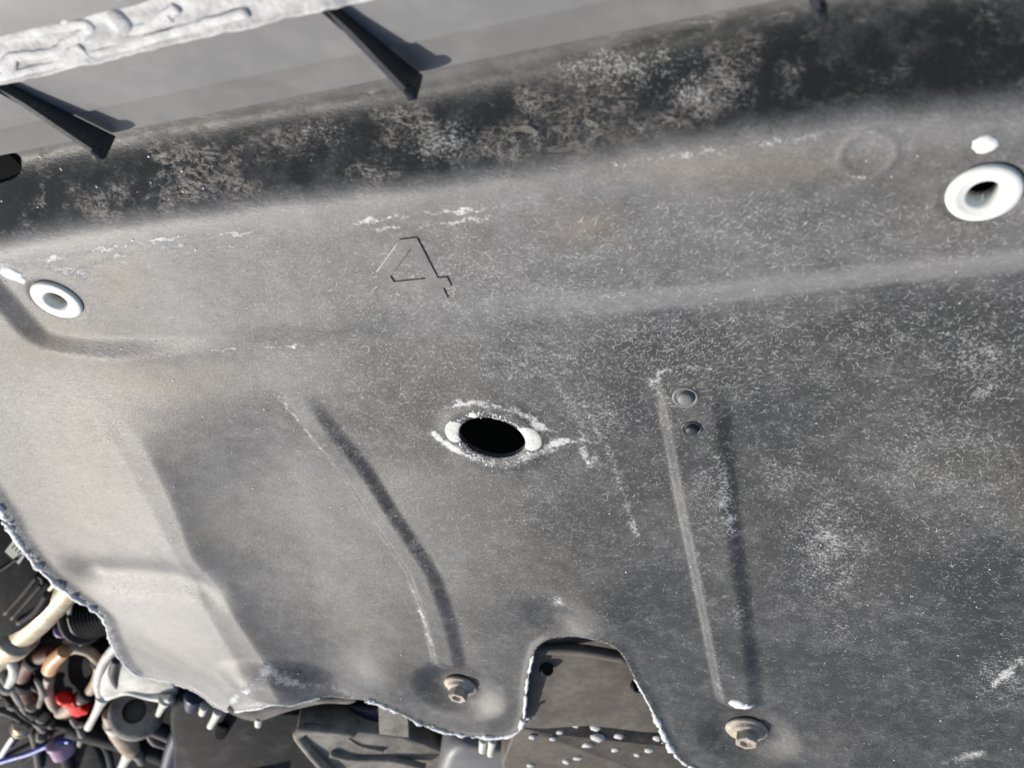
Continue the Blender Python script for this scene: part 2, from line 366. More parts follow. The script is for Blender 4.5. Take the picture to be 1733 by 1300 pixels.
def H(X, Y):
    z = H0f(X, Y)
    d, s, t, _, _ = dline(X, Y, RIB1); hw = 0.0092 + 0.0015 * t
    z = z + 0.0042 * np.where(s < 0, sstep(-0.0025, 0.0035, hw - d), sstep(-0.006, 0.006, hw - d)) * (1 - 0.3 * t) * sstep(-0.02, 0.16, t)
    d, s, t, _, _ = dline(X, Y, RIB2); hw = 0.0165 - 0.003 * t
    z = z + 0.0040 * np.where(s < 0, sstep(-0.003, 0.004, hw - d), sstep(-0.006, 0.006, hw - d)) * sstep(-0.01, 0.14, t)
    # a shallow crease up to the step and a second one beside the oval hole
    for c, rr in ((B1, 0.026), (B2, 0.027)):
        r = np.hypot(X - c[0], Y - c[1]); z = z - 0.006 * (1 - sstep(rr - 0.010, rr + 0.016, r))
    d, s, t, _, _ = dline(X, Y, VAL3); t = axis_t(X, Y, VAL3); z = z - 0.006 * np.exp(-(d / 0.018) ** 2) * sstep(0, .2, t) * (1 - sstep(.8, 1, t))
    r = np.hypot((X - ARCH[0]) / 0.055, (Y - ARCH[1]) / 0.032); z = z + 0.010 * (1 - sstep(0.2, 1.0, r))
    for c, rr, h in BUMPS: z = z + h * np.exp(-((X - c[0]) ** 2 + (Y - c[1]) ** 2) / rr ** 2)
    # rolled rim
    d, _, t, _, _ = dline(X, Y, EDGE); lw = 1 - sstep(0.28, 0.34, t)
    z = z + (0.0012 + 0.0028 * lw) * np.exp(-(d / (0.004 + 0.003 * lw)) ** 2)
    # slightly dished seats and a raised collar round the holes
    r = np.hypot(X - HOLE_C[0], Y - HOLE_C[1]); z = z + 0.0016 * np.exp(-((r - 0.026) / 0.007) ** 2)
    r = np.hypot(X - RING[0], Y - RING[1]); z = z + 0.0007 * np.exp(-((r - 0.0108) / 0.0013) ** 2)
    for c in (G_L, G_R): z = z - 0.0012 * (1 - sstep(0.0145, 0.0175, np.hypot(X - c[0], Y - c[1])))
    # hand-made unevenness of a thin pressed sheet
    z = z + 0.0006 * np.sin(X * 31 + 1.3 * np.sin(Y * 23)) * np.sin(Y * 27 + 0.7) + 0.0002 * np.sin(X * 83 + Y * 61 + 2 * np.sin(Y * 40))
    return z
VAL2 = on([(160, 670), (215, 770), (262, 860), (300, 940)]); VAL3 = on([(100, 965), (180, 975), (300, 985), (400, 1010)])

ST = 0.00145
HG = Grid(H, -0.62, 0.42, EDGE[:, 1].min() - 0.01, -0.09, ST); Hf = H; H = HG; gx, gy = HG.gx, HG.gy
X, Y = np.meshgrid(gx, gy); shp = X.shape; X = X.ravel(); Y = Y.ravel()
dT, sT, _, _, _ = dline(X, Y, T_)
ins = inside(X, Y, OUT) & (dT * sT < 0.060)
for h in HOLES: ins &= ~inside(X, Y, h)
I = np.arange(X.size).reshape(shp); q = np.stack([I[:-1, :-1], I[:-1, 1:], I[1:, 1:], I[1:, :-1]], -1).reshape(-1, 4)
q = q[ins[q].any(1)]
out = np.unique(q[~ins[q]])
bx_, by_ = X[out].copy(), Y[out].copy(); bd = np.full(len(out), 1e9)
for ln, cl in [(EDGE, False)] + [(h, True) for h in HOLES]:
    d, _, _, nx, ny = dline(X[out], Y[out], ln, cl); mk = (d < bd) & (d < 3 * ST)
    bx_ = np.where(mk, nx, bx_); by_ = np.where(mk, ny, by_); bd = np.where(mk, d, bd)
X[out], Y[out] = bx_, by_
used = np.unique(q); remap = -np.ones(X.size, int); remap[used] = np.arange(len(used)); q = remap[q]
X, Y = X[used], Y[used]; Zt = H(X, Y); nv = len(X)
# edges on the border -> a 3.5 mm thick rim and an underside
e = np.concatenate([q[:, [0, 1]], q[:, [1, 2]], q[:, [2, 3]], q[:, [3, 0]]]); key = np.sort(e, 1)
_, inv, cnt = np.unique(key[:, 0] * nv + key[:, 1], return_inverse=True, return_counts=True); be = e[cnt[inv] == 1]
TH = 0.0032
V = np.concatenate([np.stack([X, Y, Zt], 1), np.stack([X, Y, Zt - TH], 1)])
skirt = np.stack([be[:, 1], be[:, 0], be[:, 0] + nv, be[:, 1] + nv], 1)
Q = np.concatenate([q, skirt, q[:, ::-1] + nv])
me = bpy.data.meshes.new('sheet'); me.vertices.add(len(V)); me.vertices.foreach_set('co', V.ravel())
me.loops.add(Q.size); me.loops.foreach_set('vertex_index', Q.ravel().astype(np.int32))
me.polygons.add(len(Q)); me.polygons.foreach_set('loop_start', np.arange(0, Q.size, 4, dtype=np.int32))
me.polygons.foreach_set('loop_total', np.full(len(Q), 4, np.int32))
sm = np.ones(len(Q), bool); sm[len(q):len(q) + len(skirt)] = False
me.polygons.foreach_set('use_smooth', sm); me.update(calc_edges=True); me.validate()

# ---- dried dirt plus painted light (R dust film and lit bands, G white bloom and lit rib edges, B brown earth, A trough stains)
dT, sT, _, _, _ = dline(X, Y, T_); dT *= sT
dS, sS, _, _, _ = dline(X, Y, S_); dS *= -sS
white = np.zeros(nv); brown = np.zeros(nv); dust = np.full(nv, 0.24)
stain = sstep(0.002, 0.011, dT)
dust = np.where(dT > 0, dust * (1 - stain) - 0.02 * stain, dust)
dust += 0.21 * (1 - sstep(-0.42, -0.12, X)) * (1 - stain)  # heavier dust at the left, part of it painted sun glare
dust += 0.09 * (1 - sstep(-0.02, 0.0, dS)) * (1 - sstep(-0.005, 0.008, dT))
dust -= 0.19 * sstep(0.0, 0.03, dS) * sstep(-0.26, -0.08, X)
dust += 0.22 * np.exp(-((dT + 0.004) / 0.012) ** 2) + 0.42 * sstep(0.032, 0.044, dT) + 0.34 * (sstep(-0.026, -0.018, dS) * (1 - sstep(-0.004, 0.002, dS))) * sstep(-0.14, 0.05, X)  # paler dust also paints sunlight on the fold, trough strip and step band
def stroke(ch, px, wpx, amt):
    p = on(px); L = smooth_line(p, 5); c = p[len(p) // 2]; mm = (c[1] * R[1, 2] + (c[2] - D) * R[2, 2] + c[0] * R[0, 2]) / F
    wd = max(1.5 * wpx * mm, ST * 1.1); k = np.where((X > L[:, 0].min() - 3 * wd) & (X < L[:, 0].max() + 3 * wd) & (Y > L[:, 1].min() - 3 * wd) & (Y < L[:, 1].max() + 3 * wd))[0]
    jx = 0.0009 * np.sin(Y[k] * 620 + 3 * np.sin(X[k] * 210)) + 0.0007 * np.sin(X[k] * 1130 + Y[k] * 470); jy = 0.0009 * np.sin(X[k] * 560 + 2 * np.sin(Y[k] * 260)) + 0.0007 * np.sin(Y[k] * 990 - X[k] * 520)
    d, _, _, _, _ = dline(X[k] + jx, Y[k] + jy, L); amt = 1.6 * amt * (0.82 + 0.25 * np.sin(X[k] * 143 + Y[k] * 87))
    ch[k] = np.maximum(ch[k], amt * np.exp(-(d / wd) ** 2))
def patch(ch, x, y, rx, ry, amt):
    c = onto(x, y); a = onto(x + rx, y); b = onto(x, y + ry)
    u = (a - c)[:2]; v = (b - c)[:2]; det = u[0] * v[1] - u[1] * v[0]
    dx, dy = X - c[0], Y - c[1]; s = (dx * v[1] - dy * v[0]) / det; t = (u[0] * dy - u[1] * dx) / det
    np.maximum(ch, amt * np.exp(-(s * s + t * t)), out=ch)
for px, wd, a in [
    ([(60, 442), (160, 425), (250, 408), (330, 398), (440, 392)], 3, .75), ([(130, 458), (190, 436), (260, 420), (330, 412), (390, 412)], 3, .6),
    ([(0, 452), (50, 447), (100, 455), (140, 463)], 9, .6), ([(600, 380), (700, 363), (830, 352)], 4, .8), ([(620, 390), (740, 379), (835, 366)], 4, .7),
    ([(1040, 278), (1150, 262), (1300, 240), (1380, 232)], 3, .55), ([(970, 432), (1100, 412), (1200, 396), (1300, 350)], 8, .35),
    ([(735, 735), (770, 757), (810, 774), (832, 780)], 7, 1.), ([(888, 774), (920, 762), (945, 746)], 7, 1.), ([(755, 692), (800, 681), (850, 690), (890, 703), (918, 725)], 6, .95),
    ([(920, 762), (960, 747), (1010, 750), (1032, 768), (1052, 825), (1078, 905)], 5, .72), ([(942, 650), (970, 700), (988, 745)], 5, .72), ([(985, 755), (1000, 787), (1012, 760)], 5, .72),
    ([(990, 690), (1010, 730), (1026, 762)], 6, .72), ([(1100, 655), (1130, 625), (1200, 622)], 5, .7), ([(1222, 765), (1226, 830), (1236, 900)], 10, .5),
    ([(350, 594), (430, 590), (500, 585), (560, 579)], 3, .7), ([(70, 588), (200, 604), (330, 604)], 3, .45), ([(470, 668), (560, 780), (640, 895), (695, 985), (738, 1115)], 4, .62),  # last stroke paints the sunlit left edge of the first rib
    ([(1112, 640), (1135, 760), (1170, 900), (1205, 1060), (1220, 1170)], 4, .4), ([(735, 1120), (752, 1140)], 7, .7), ([(390, 1190), (425, 1150), (455, 1128)], 6, .8), ([(455, 1128), (520, 1150), (600, 1180)], 5, .6),  # first stroke paints the sunlit left edge of the second rib
    ([(700, 730), (720, 790), (745, 870)], 3, .35), ([(1240, 560), (1243, 640)], 3, .35), ([(1535, 540), (1537, 620)], 3, .35), ([(1650, 660), (1700, 640)], 10, .5), ([(1680, 1160), (1733, 1115)], 8, .7), ([(1600, 1290), (1660, 1275)], 8, .6),
    ([(900, 300), (1000, 318), (1100, 270)], 2, .25)]: stroke(white, px, wd, a)
for x, y, rx, ry, a in [(1400, 930, 60, 70, .45), (1420, 1050, 35, 50, .45), (1380, 650, 60, 40, .3), (1680, 620, 60, 60, .35), (945, 1020, 14, 14, 1.), (870, 655, 60, 30, .4), (1420, 850, 70, 90, .3), (1560, 900, 80, 40, .25),
                       (560, 650, 60, 40, .35), (600, 760, 60, 60, .3), (820, 840, 60, 50, .3), (970, 900, 60, 60, .25), (1250, 1030, 16, 40, .5), (1020, 790, 30, 25, .45), (1470, 640, 100, 60, .25), (1600, 720, 80, 80, .25), (1100, 560, 120, 30, .3), (760, 480, 60, 30, .3), (1310, 345, 60, 12, .4), (760, 240, 90, 40, .7), (1050, 110, 120, 45, .8), (1180, 150, 80, 40, .7), (540, 220, 60, 40, .5), (230, 200, 60, 30, .35), (620, 640, 120, 60, .55), (900, 620, 160, 50, .55), (560, 760, 70, 90, .45), (860, 860, 120, 70, .5), (1000, 700, 90, 60, .55), (1400, 930, 90, 110, .7), (1330, 800, 90, 70, .5), (1650, 600, 90, 60, .6), (1690, 1150, 60, 60, .6), (1200, 830, 40, 90, .6), (1560, 760, 120, 100, .45), (1500, 560, 140, 40, .45), (700, 900, 90, 80, .4), (80, 440, 60, 16, .6)]:
    patch(white, x, y, rx, ry, a * 0.95)
for x, y, rx, ry, a in [(1000, 385, 60, 36, .9), (1280, 285, 240, 34, .8), (250, 650, 200, 50, .95), (80, 590, 120, 60, .95), (200, 480, 60, 60, .8), (765, 912, 40, 18, .9), (712, 1000, 22, 18, .9), (560, 880, 40, 60, .4), (930, 960, 90, 60, .5), (350, 900, 60, 60, .5), (1725, 800, 40, 120, .6), (1600, 340, 90, 80, .5), (600, 1060, 60, 22, .8), (540, 200, 70, 60, .6), (1000, 1050, 60, 20, .6), (150, 800, 140, 200, .85), (300, 1100, 120, 60, .4)]:
    patch(brown, x, y, rx, ry, a)
d, _, t, _, _ = dline(X, Y, EDGE); rim = 1 - sstep(0.32, 0.36, t)
np.maximum(white, (0.55 + 0.45 * rim) * np.exp(-(d / (0.0032 + 0.005 * rim)) ** 2), out=white)
r = np.hypot(X - HOLE_C[0], Y - HOLE_C[1]); np.maximum(white, 0.55 * np.exp(-((r - 0.024) / 0.004) ** 2), out=white)
r = np.hypot(X - RING[0], Y - RING[1]); np.maximum(white, 0.6 * np.exp(-((r - 0.0110) / 0.0013) ** 2) * (0.5 + 0.5 * np.cos(2 * np.arctan2(Y - RING[1], X - RING[0]) + 3.1)), out=white)
for c in (G_L, G_R): np.maximum(white, 0.35 * np.exp(-((np.hypot(X - c[0], Y - c[1]) - 0.018) / 0.004) ** 2), out=white)
dust += 0.15 * brown
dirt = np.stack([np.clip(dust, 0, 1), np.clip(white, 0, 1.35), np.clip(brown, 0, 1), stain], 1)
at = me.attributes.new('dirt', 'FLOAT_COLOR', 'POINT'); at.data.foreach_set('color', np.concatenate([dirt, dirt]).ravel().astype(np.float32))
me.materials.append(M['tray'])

tray = thing('car_undertray', 'large dusty grey pressed undertray with oval hole, ribs and embossed 4', 'undertray')
sheet = bpy.data.objects.new('sheet', me); COL.objects.link(sheet); sheet.parent = tray
surf = lambda x, y: onto(x, y, H)
def nrm(p):
    e_ = 1e-3; a = np.array([p[0] + e_, p[0] - e_, p[0], p[0]]); b = np.array([p[1], p[1], p[1] + e_, p[1] - e_]); z = H(a, b)
    n_ = np.array([-(z[0] - z[1]) / 2e-3, -(z[2] - z[3]) / 2e-3, 1]); return n_ / np.linalg.norm(n_)

# ---- white flanged grommets
for c in (G_L, G_R):
    z = float(H(np.array([c[0] + 0.012]), np.array([c[1]]))[0]); p = np.array([c[0], c[1], z])
    ro, ri = 0.0148, 0.0062
    prof = [(ri - 0.0004, -0.0065), (ri, 0.0008), (ri + 0.0010, 0.0022), (ri + 0.0020, 0.0027), (0.0100, 0.0026), (0.0106, 0.0030), (ro - 0.0012, 0.0027), (ro - 0.0002, 0.0018), (ro, 0.0006), (ro - 0.001, -0.0008), (ri + 0.0012, -0.0008), (ri + 0.0012, -0.0065)]
    o = mesh('grommet', *lathe(prof, p, (0, 0, 1), 56, True), M['grommet'], tray)
# ---- bolts in their dished seats
def bolt(c, tilt, twist, big=1.0):
    z = float(H(np.array([c[0]]), np.array([c[1]]))[0]); ax = nrm(c) * 0.75 + np.array([tilt[0], tilt[1], 0.25]); ax /= np.linalg.norm(ax)
    p = np.array([c[0], c[1], z - 0.0005]); k = 0.0142 * big
    fl = lathe([(0.001, -0.001), (k, 0.0), (k, 0.0016), (k - 0.001, 0.0026), (k - 0.0032, 0.0030), (k - 0.0036, 0.0046), (k - 0.0046, 0.0054), (0.0078, 0.0058), (0.001, 0.006)], p, ax, 40)
    o = mesh('bolt', *fl, M['bolt'], tray)
    d, u, v = frame(ax); s = 0.0078 * big; ring = lambda r_, h: [p + d * h + (u * math.cos(a + twist) + v * math.sin(a + twist)) * r_ for a in np.arange(6) * math.pi / 3]
    rs = [ring(s, 0.0055), ring(s, 0.0118), ring(s * 0.93, 0.0126), ring(s * 0.62, 0.0126), ring(s * 0.45, 0.0104), ring(s * 0.1, 0.0100)]
    V_ = [q_ for r_ in rs for q_ in r_]; F_ = [(i * 6 + k_, i * 6 + (k_ + 1) % 6, (i + 1) * 6 + (k_ + 1) % 6, (i + 1) * 6 + k_) for i in range(5) for k_ in range(6)]
    mesh('hex_head', V_, F_ + [tuple(30 + k_ for k_ in range(6))], M['bolt'], o, smooth=False)
bolt(B1, (0.0, -0.05), 0.35); bolt(B2, (0.02, -0.02), 0.1, 1.14)
# ---- rivets on the straight rib
for (x, y), rr, dk in (((1160, 673), 0.0046, 0), ((1171, 726), 0.0038, 1)):
    c = surf(x, y); n_ = nrm(c)
    mesh('rivet', *lathe([(rr * 1.7, -0.0008), (rr * 1.55, 0.0004), (rr * 1.25, 0.0005), (rr * 1.12, -0.0002), (rr, 0.0003), (rr * 0.97, 0.0016), (rr * 0.75, 0.0024), (rr * 0.3, 0.0026), (0.0001, 0.0026)], c, n_, 32), M['rib'] if dk else M['beam'], tray)
# ---- raised figure 4
o4 = [(637, 460), (677.3, 403.7), (705.6, 400.5), (740.8, 468.3), (756.4, 466.8), (764.5, 482.7), (750, 485.5), (758.7, 502.9), (737, 505), (727.5, 487.5), (652, 493)]
i4 = [(696, 419), (672, 451), (660.5, 466), (667, 475.5), (721, 470)]
def lift(pts, h): return [surf(*p) + np.array([0, 0, h]) for p in pts]
import bmesh
bm = bmesh.new(); loops = []
for h in (0.0008, -0.0006):
    a_ = [bm.verts.new(p) for p in lift(o4, h)]; b_ = [bm.verts.new(p) for p in lift(i4, h)]; loops.append((a_, b_))
es = []
for l_ in loops[0]: es += [bm.edges.new((l_[k], l_[(k + 1) % len(l_)])) for k in range(len(l_))]
bmesh.ops.triangle_fill(bm, use_beauty=True, edges=es, normal=(0, 0, 1))
for j in range(2):
    t_, u_ = loops[0][j], loops[1][j]
    for k in range(len(t_)): bm.faces.new((t_[k], t_[(k + 1) % len(t_)], u_[(k + 1) % len(t_)], u_[k]))
bmesh.ops.recalc_face_normals(bm, faces=bm.faces)
m4 = bpy.data.meshes.new('raised_numeral'); bm.to_mesh(m4); bm.free(); m4.materials.append(M['tray'])
a4 = m4.attributes.new('dirt', 'FLOAT_COLOR', 'POINT'); a4.data.foreach_set('color', np.tile([0.40, 0.10, 0.05, 0.0], len(m4.vertices)).astype(np.float32))
n4 = bpy.data.objects.new('raised_numeral', m4); COL.objects.link(n4); n4.parent = tray
for px_, mt_ in (([(638, 458), (677, 404.5)], M['fibre']), ([(695, 420), (672.5, 450.5), (661, 465.5)], M['rib']), ([(740.5, 469), (755, 467.5)], M['rib'])):  # pale and dark threads paint the lit and shaded edges of the figure
    mesh('lit_edge' if mt_ is M['fibre'] else 'shaded_edge', *tube([surf(*p) + np.array([0, 0, 0.0007]) for p in smooth_line(px_, 4)], 0.0002, 6, 1), mt_, n4)
n4['label'] = 'numeral 4 raised from the upper band of the tray'
# ---- pale pads either side of the oval hole and dabs of white sealant
def dab(name, x, y, rx, ry, h, mat, jag=0.15, rot=0.0, n=26):
    c = surf(x, y); V_, F_ = [c + np.array([0, 0, h])], []
    rad = 1 + jag * (rng.random(n) - 0.5); rad = (rad + np.roll(rad, 1)) / 2
    for s_, hh in ((0.55, 0.92), (0.85, 0.6), (1.0, 0.05), (1.04, -0.6)):
        for k in range(n):
            a = 2 * math.pi * k / n; u_ = rx * s_ * rad[k] * math.cos(a); v_ = ry * s_ * rad[k] * math.sin(a)
            px_, py_ = c[0] + u_ * math.cos(rot) - v_ * math.sin(rot), c[1] + u_ * math.sin(rot) + v_ * math.cos(rot)
            if inside(np.array([px_]), np.array([py_]), HOLE)[0]:
                _, _, _, qx, qy = dline(np.array([px_]), np.array([py_]), HOLE, True); px_, py_ = qx[0] + (qx[0] - HOLE_C[0]) * 0.02 * (2 - s_), qy[0] + (qy[0] - HOLE_C[1]) * 0.02 * (2 - s_)
            V_.append(np.array([px_, py_, float(H(np.array([px_]), np.array([py_]))[0]) + h * hh]))
    F_ += [(0, 1 + k, 1 + (k + 1) % n) for k in range(n)]
    for i in range(3): F_ += [(1 + i * n + k, 1 + (i + 1) * n + k, 1 + (i + 1) * n + (k + 1) % n, 1 + i * n + (k + 1) % n) for k in range(n)]
    return mesh(name, V_, F_, mat, tray)
dab('pad', 770, 731, 0.0064, 0.0100, 0.0003, M['pad'], 0.1); dab('pad', 894, 743, 0.0078, 0.0110, 0.0003, M['pad'], 0.1, 0.3)
dab('pad', 801, 703, 0.0026, 0.0032, 0.0005, M['pad'], 0.1)
dab('sealant_dab', 21, 465, 0.0075, 0.0055, 0.0009, M['crust'], 0.5, -0.4); dab('sealant_dab', 1668, 244, 0.0050, 0.0042, 0.0011, M['crust'], 0.3)
dab('sealant_dab', 1248, 1193, 0.0060, 0.0045, 0.0012, M['crust'], 0.4); dab('sealant_dab', 1264, 1197, 0.0050, 0.0030, 0.0012, M['crust'], 0.6, 0.5)
# ---- white crust beaded along the far edge
parts = []
d_ = np.linalg.norm(np.diff(EDGE, axis=0), axis=1); cum = np.concatenate([[0], np.cumsum(d_)]); px_e = [onto(*p)[:2] for p in ((0, 853), (183, 1045), (385, 1203), (545, 1180), (625, 1185), (884, 1226), (903, 1108), (1075, 1148), (1105, 1205), (1240, 1340))]
pos = [cum[np.argmin(((EDGE - p) ** 2).sum(1))] for p in px_e]
def along(s_): return np.array([np.interp(s_, cum, EDGE[:, 0]), np.interp(s_, cum, EDGE[:, 1])])
for a, b, dens, rr in ((pos[0] - 0.05, pos[1], 120, 0.0030), (pos[1], pos[3], 60, 0.0012), (pos[4], pos[5] + 0.01, 160, 0.0026), (pos[5] + 0.01, pos[6], 60, 0.0011), (pos[7], pos[8], 60, 0.0010), (pos[8], pos[9], 160, 0.0026)):
    ss = np.arange(a, b, 0.0016); pp = np.array([along(x) for x in ss]) + rng.normal(0, rr * 0.12, (len(ss), 2))
    zz = H(pp[:, 0], pp[:, 1]) - rr * 0.35; rad = rr * np.interp(np.arange(len(ss)), np.arange(0, len(ss), 3), 0.25 + 1.25 * rng.random(len(np.arange(0, len(ss), 3))))
    parts.append(tube(np.column_stack([pp, zz]), rad, 10, 1, 0.8, wob=0.12))
    for k in range(int((b - a) * dens)):
        s_ = a + (b - a) * rng.random(); p = along(s_) + rng.normal(0, rr * 0.9, 2); p3 = np.array([p[0], p[1], float(H(p[:1], p[1:2])[0])])
        parts.append(blob(p3, rr * (0.3 + 0.6 * rng.random()), 0.3, 0.5))
for k in range(170):                                        # ridge of bloom over the arch and round the oval hole
    a = rng.random() * 2 * math.pi; rr = 0.0245 + rng.normal(0, 0.0018) if not (0.3 < a < 1.2) else 0.023
    p = HOLE_C[:2] + rr * np.array([math.cos(a), math.sin(a) * 0.93]); parts.append(blob((p[0], p[1], float(H(p[:1], p[1:2])[0])), 0.0003 + 0.0006 * rng.random(), 0.5, 0.6))
o = mesh('white_crust', *join(*parts), M['crust'], tray); o['kind'] = 'stuff'
# ---- loose pale fibres of the pressed felt and grit
area = [(900, 520, 330, 60), (860, 620, 200, 70), (1450, 620, 260, 90), (1300, 380, 300, 50), (1400, 850, 250, 200), (1600, 1000, 160, 220), (750, 470, 180, 40), (620, 720, 120, 120), (1000, 780, 120, 120), (1150, 600, 120, 60), (1680, 700, 90, 140), (800, 900, 200, 120)]
Vf, Ff = [], []
KX, KY = np.zeros(0), np.zeros(0); pts = []
while len(pts) < 14000:
    x0, y0, sx, sy = area[rng.integers(len(area))]; x_, y_ = x0 + rng.normal() * sx, y0 + rng.normal() * sy
    if not (380 < x_ < 1850 and 330 < y_ < 1330): continue
    pts.append((x_, y_))
pts = np.array(pts); rr_ = np.stack([(pts[:, 0] - CX) / F, (pts[:, 1] - CY) / F, np.ones(len(pts))]); rw = (R @ rr_).T
tt = (0 - D) / rw[:, 2]
lo_, hi_ = np.full(len(pts), 0.2), np.full(len(pts), 1.6)
for _ in range(26):
    mid_ = (lo_ + hi_) / 2; p = CAM + rw * mid_[:, None]; g = p[:, 2] - H0(p[:, 0], p[:, 1]); lo_ = np.where(g > 0, mid_, lo_); hi_ = np.where(g > 0, hi_, mid_)
p = CAM + rw * lo_[:, None]; okp = inside(p[:, 0], p[:, 1], OUT) & ~inside(p[:, 0], p[:, 1], HOLE); p = p[okp]; nF = len(p)
ang = rng.normal(0.25, 0.75, nF) + 0.5 * np.sin(p[:, 0] * 40); ln = rng.gamma(2.2, 0.00085, nF) + 0.0006; cv = rng.normal(0, 1.0, nF); wd = 0.00004 + 0.00006 * rng.random(nF)
NS = 5; rows = []
cx_, cy_ = p[:, 0].copy(), p[:, 1].copy(); a = ang.copy()
for k in range(NS):
    rows.append((cx_.copy(), cy_.copy(), a.copy())); cx_ += np.cos(a) * ln / NS; cy_ += np.sin(a) * ln / NS; a = a + cv / NS * 1.6
vv = []
for k, (a1, b1, an) in enumerate(rows):
    w_ = wd * (0.35 if k in (0, NS - 1) else 1.0)
    for s_ in (-1, 1):
        x_ = a1 - np.sin(an) * w_ * s_; y_ = b1 + np.cos(an) * w_ * s_
        vv.append(np.stack([x_, y_, np.zeros(nF)], 1))
vv = np.stack(vv, 1); flat = vv.reshape(-1, 3); flat[:, 2] = H(flat[:, 0], flat[:, 1]) + 0.00012
base = np.arange(nF)[:, None] * (2 * NS); ff = np.concatenate([base + np.array([[2 * k, 2 * k + 2, 2 * k + 3, 2 * k + 1]]) for k in range(NS - 1)])
o = mesh('felt_fibres', flat, ff, M['fibre'], tray); o['kind'] = 'stuff'
parts = []
for k in range(900):
    x_, y_ = rng.random() * 1733, 260 + rng.random() * 1040
    p = onto(x_, y_)
    if not inside(p[:1], p[1:2], OUT)[0] or inside(p[:1], p[1:2], HOLE)[0]: continue
    far = 1.0 if y_ > 850 or x_ < 450 else 0.6
    parts.append(blob((p[0], p[1], float(H(p[:1], p[1:2])[0]) + 0.0001), far * (0.00022 + 0.0007 * rng.random() ** 4), 0.4, 0.4))
o = mesh('grit', *join(*parts), M['crust'], tray); o['kind'] = 'stuff'

# ------------------------------------------------------------------ stiffening beam with gussets in front of the tray
ZV = float(np.interp(0.050, dd, zW)) + 0.004
b0, b1 = onz(0, 262, ZV), onz(1000, 62, ZV); E_ = (b1 - b0) / np.linalg.norm(b1 - b0); RN = np.array([-E_[1], E_[0], 0])   # RN: level, towards the lens
if RN[1] < 0: RN = -RN
TILT = math.radians(24); UP = RN * math.cos(TILT) + np.array([0, 0, 1]) * math.sin(TILT); FN = -RN * math.sin(TILT) + np.array([0, 0, 1]) * math.cos(TILT)
beam = thing('bumper_bar', 'grey bumper bar with triangular gussets and chalky white flange above the tray', 'bumper bar')
def sweep(prof, s0, s1, n=60):
    V_, F_ = [], []
    for i in range(n + 1):
        s_ = s0 + (s1 - s0) * i / n
        for r_, h in prof: V_.append(b0 + E_ * s_ + RN * r_ + np.array([0, 0, h]))
    k = len(prof)
    for i in range(n):
        for j in range(k): F_.append((i * k + j, i * k + (j + 1) % k, (i + 1) * k + (j + 1) % k, (i + 1) * k + j))
    F_ += [tuple(range(k))[::-1], tuple(n * k + j for j in range(k))]
    return V_, F_
ct, st_ = math.cos(TILT), math.sin(TILT); LB = 0.17
def fp(u, v): return (u * ct - v * st_, u * st_ + v * ct)       # along the face, off the face
prof = [fp(-0.002, -0.004), fp(-0.0015, -0.0008), fp(0, 0), fp(0.019, 0), fp(0.0205, 0.0012), fp(0.022, 0.0014), fp(0.06, 0.0014), fp(LB, 0.0014), fp(LB, -0.004)]
face = mesh('face', *sweep(prof, -0.35, 0.62), M['beam'], beam)
def gus(px_tip, px_top):
    tip = onz(*px_tip, ZV + 0.006); top = onplane(*px_top, tip, E_); return tip, top
t1, top1 = gus((176, 266), (14, 150)); t2, top2 = gus((688, 172), (545, 2))
print('gusset top', top1, top2, 'tips', t1, t2, 'spacing', np.dot(t2 - t1, E_), 'rn', np.dot(top1 - t1, RN))
sp_ = np.dot(t2 - t1, E_); s1_ = np.dot(t1 - b0, E_); rt = np.dot(t1 - b0, RN); zt = t1[2] - b0[2]
ru, zu = np.dot((top1 + (top2 - E_ * sp_)) / 2 - b0, RN), ((top1 + top2) / 2 - b0)[2]
FZ = zu + b0[2]; fa, fb = onz(0, 148, FZ), onz(540, 3, FZ); rlo = np.dot(((fa + fb) / 2) - b0, RN); wfl = np.dot(onz(0, 48, FZ) - fa, RN)
gb0, gb1 = onplane(196, 230, b0 + FN * 0.0015, FN), onplane(104, 152, b0 + FN * 0.0015, FN); gb2 = gb1 + (gb1 - gb0) / np.linalg.norm(gb1 - gb0) * 0.03
tip_ = onz(178, 267, ZV + 0.015); ctop = onz(8, 152, FZ - 0.004); gin = gb2.copy() + np.array([0, 0, 0.004])
_gn = np.cross(ctop - tip_, gb0 - tip_)
def coplanar(p): return p + E_ * (np.dot(tip_ - p, _gn) / np.dot(E_, _gn))
gb2, gin = coplanar(gb2), coplanar(gin)
def gusset(s_):
    o_ = E_ * (s_ - s1_); out_ = [tip_ + (ctop - tip_) * k / 8 for k in range(9)]; foot = [coplanar(gb0 + (tip_ - gb0) * 0.5 + np.array([0, 0, -0.002])), coplanar(tip_ + np.array([0, 0, -0.002]))]
    poly = [gb2, gb0] + foot + out_ + [gin]; cc = np.mean(poly, 0); A_ = [p + o_ for p in poly]; B_ = [p + o_ - E_ * 0.003 for p in poly]; n_ = len(poly)
    tri = [(k, (k + 1) % n_, 2 * n_) for k in range(n_)] + [(n_ + (k + 1) % n_, n_ + k, 2 * n_ + 1) for k in range(n_)] + [(k, n_ + k, n_ + (k + 1) % n_, (k + 1) % n_) for k in range(n_)]
    o = mesh('gusset', A_ + B_ + [cc + o_, cc + o_ - E_ * 0.003], tri, M['rib'], beam, smooth=False)
    q_ = tip_ * 0.86 + gb0 * 0.07 + ctop * 0.07 + o_
    mesh('boss', *lathe([(0.0035, -0.002), (0.0034, 0.0012), (0.0022, 0.0014), (0.0018, 0.0004), (0.0001, 0.0002)], q_, E_, 20), M['rib'], o)
for k in (-1, 0, 1, 2): gusset(s1_ + sp_ * k)
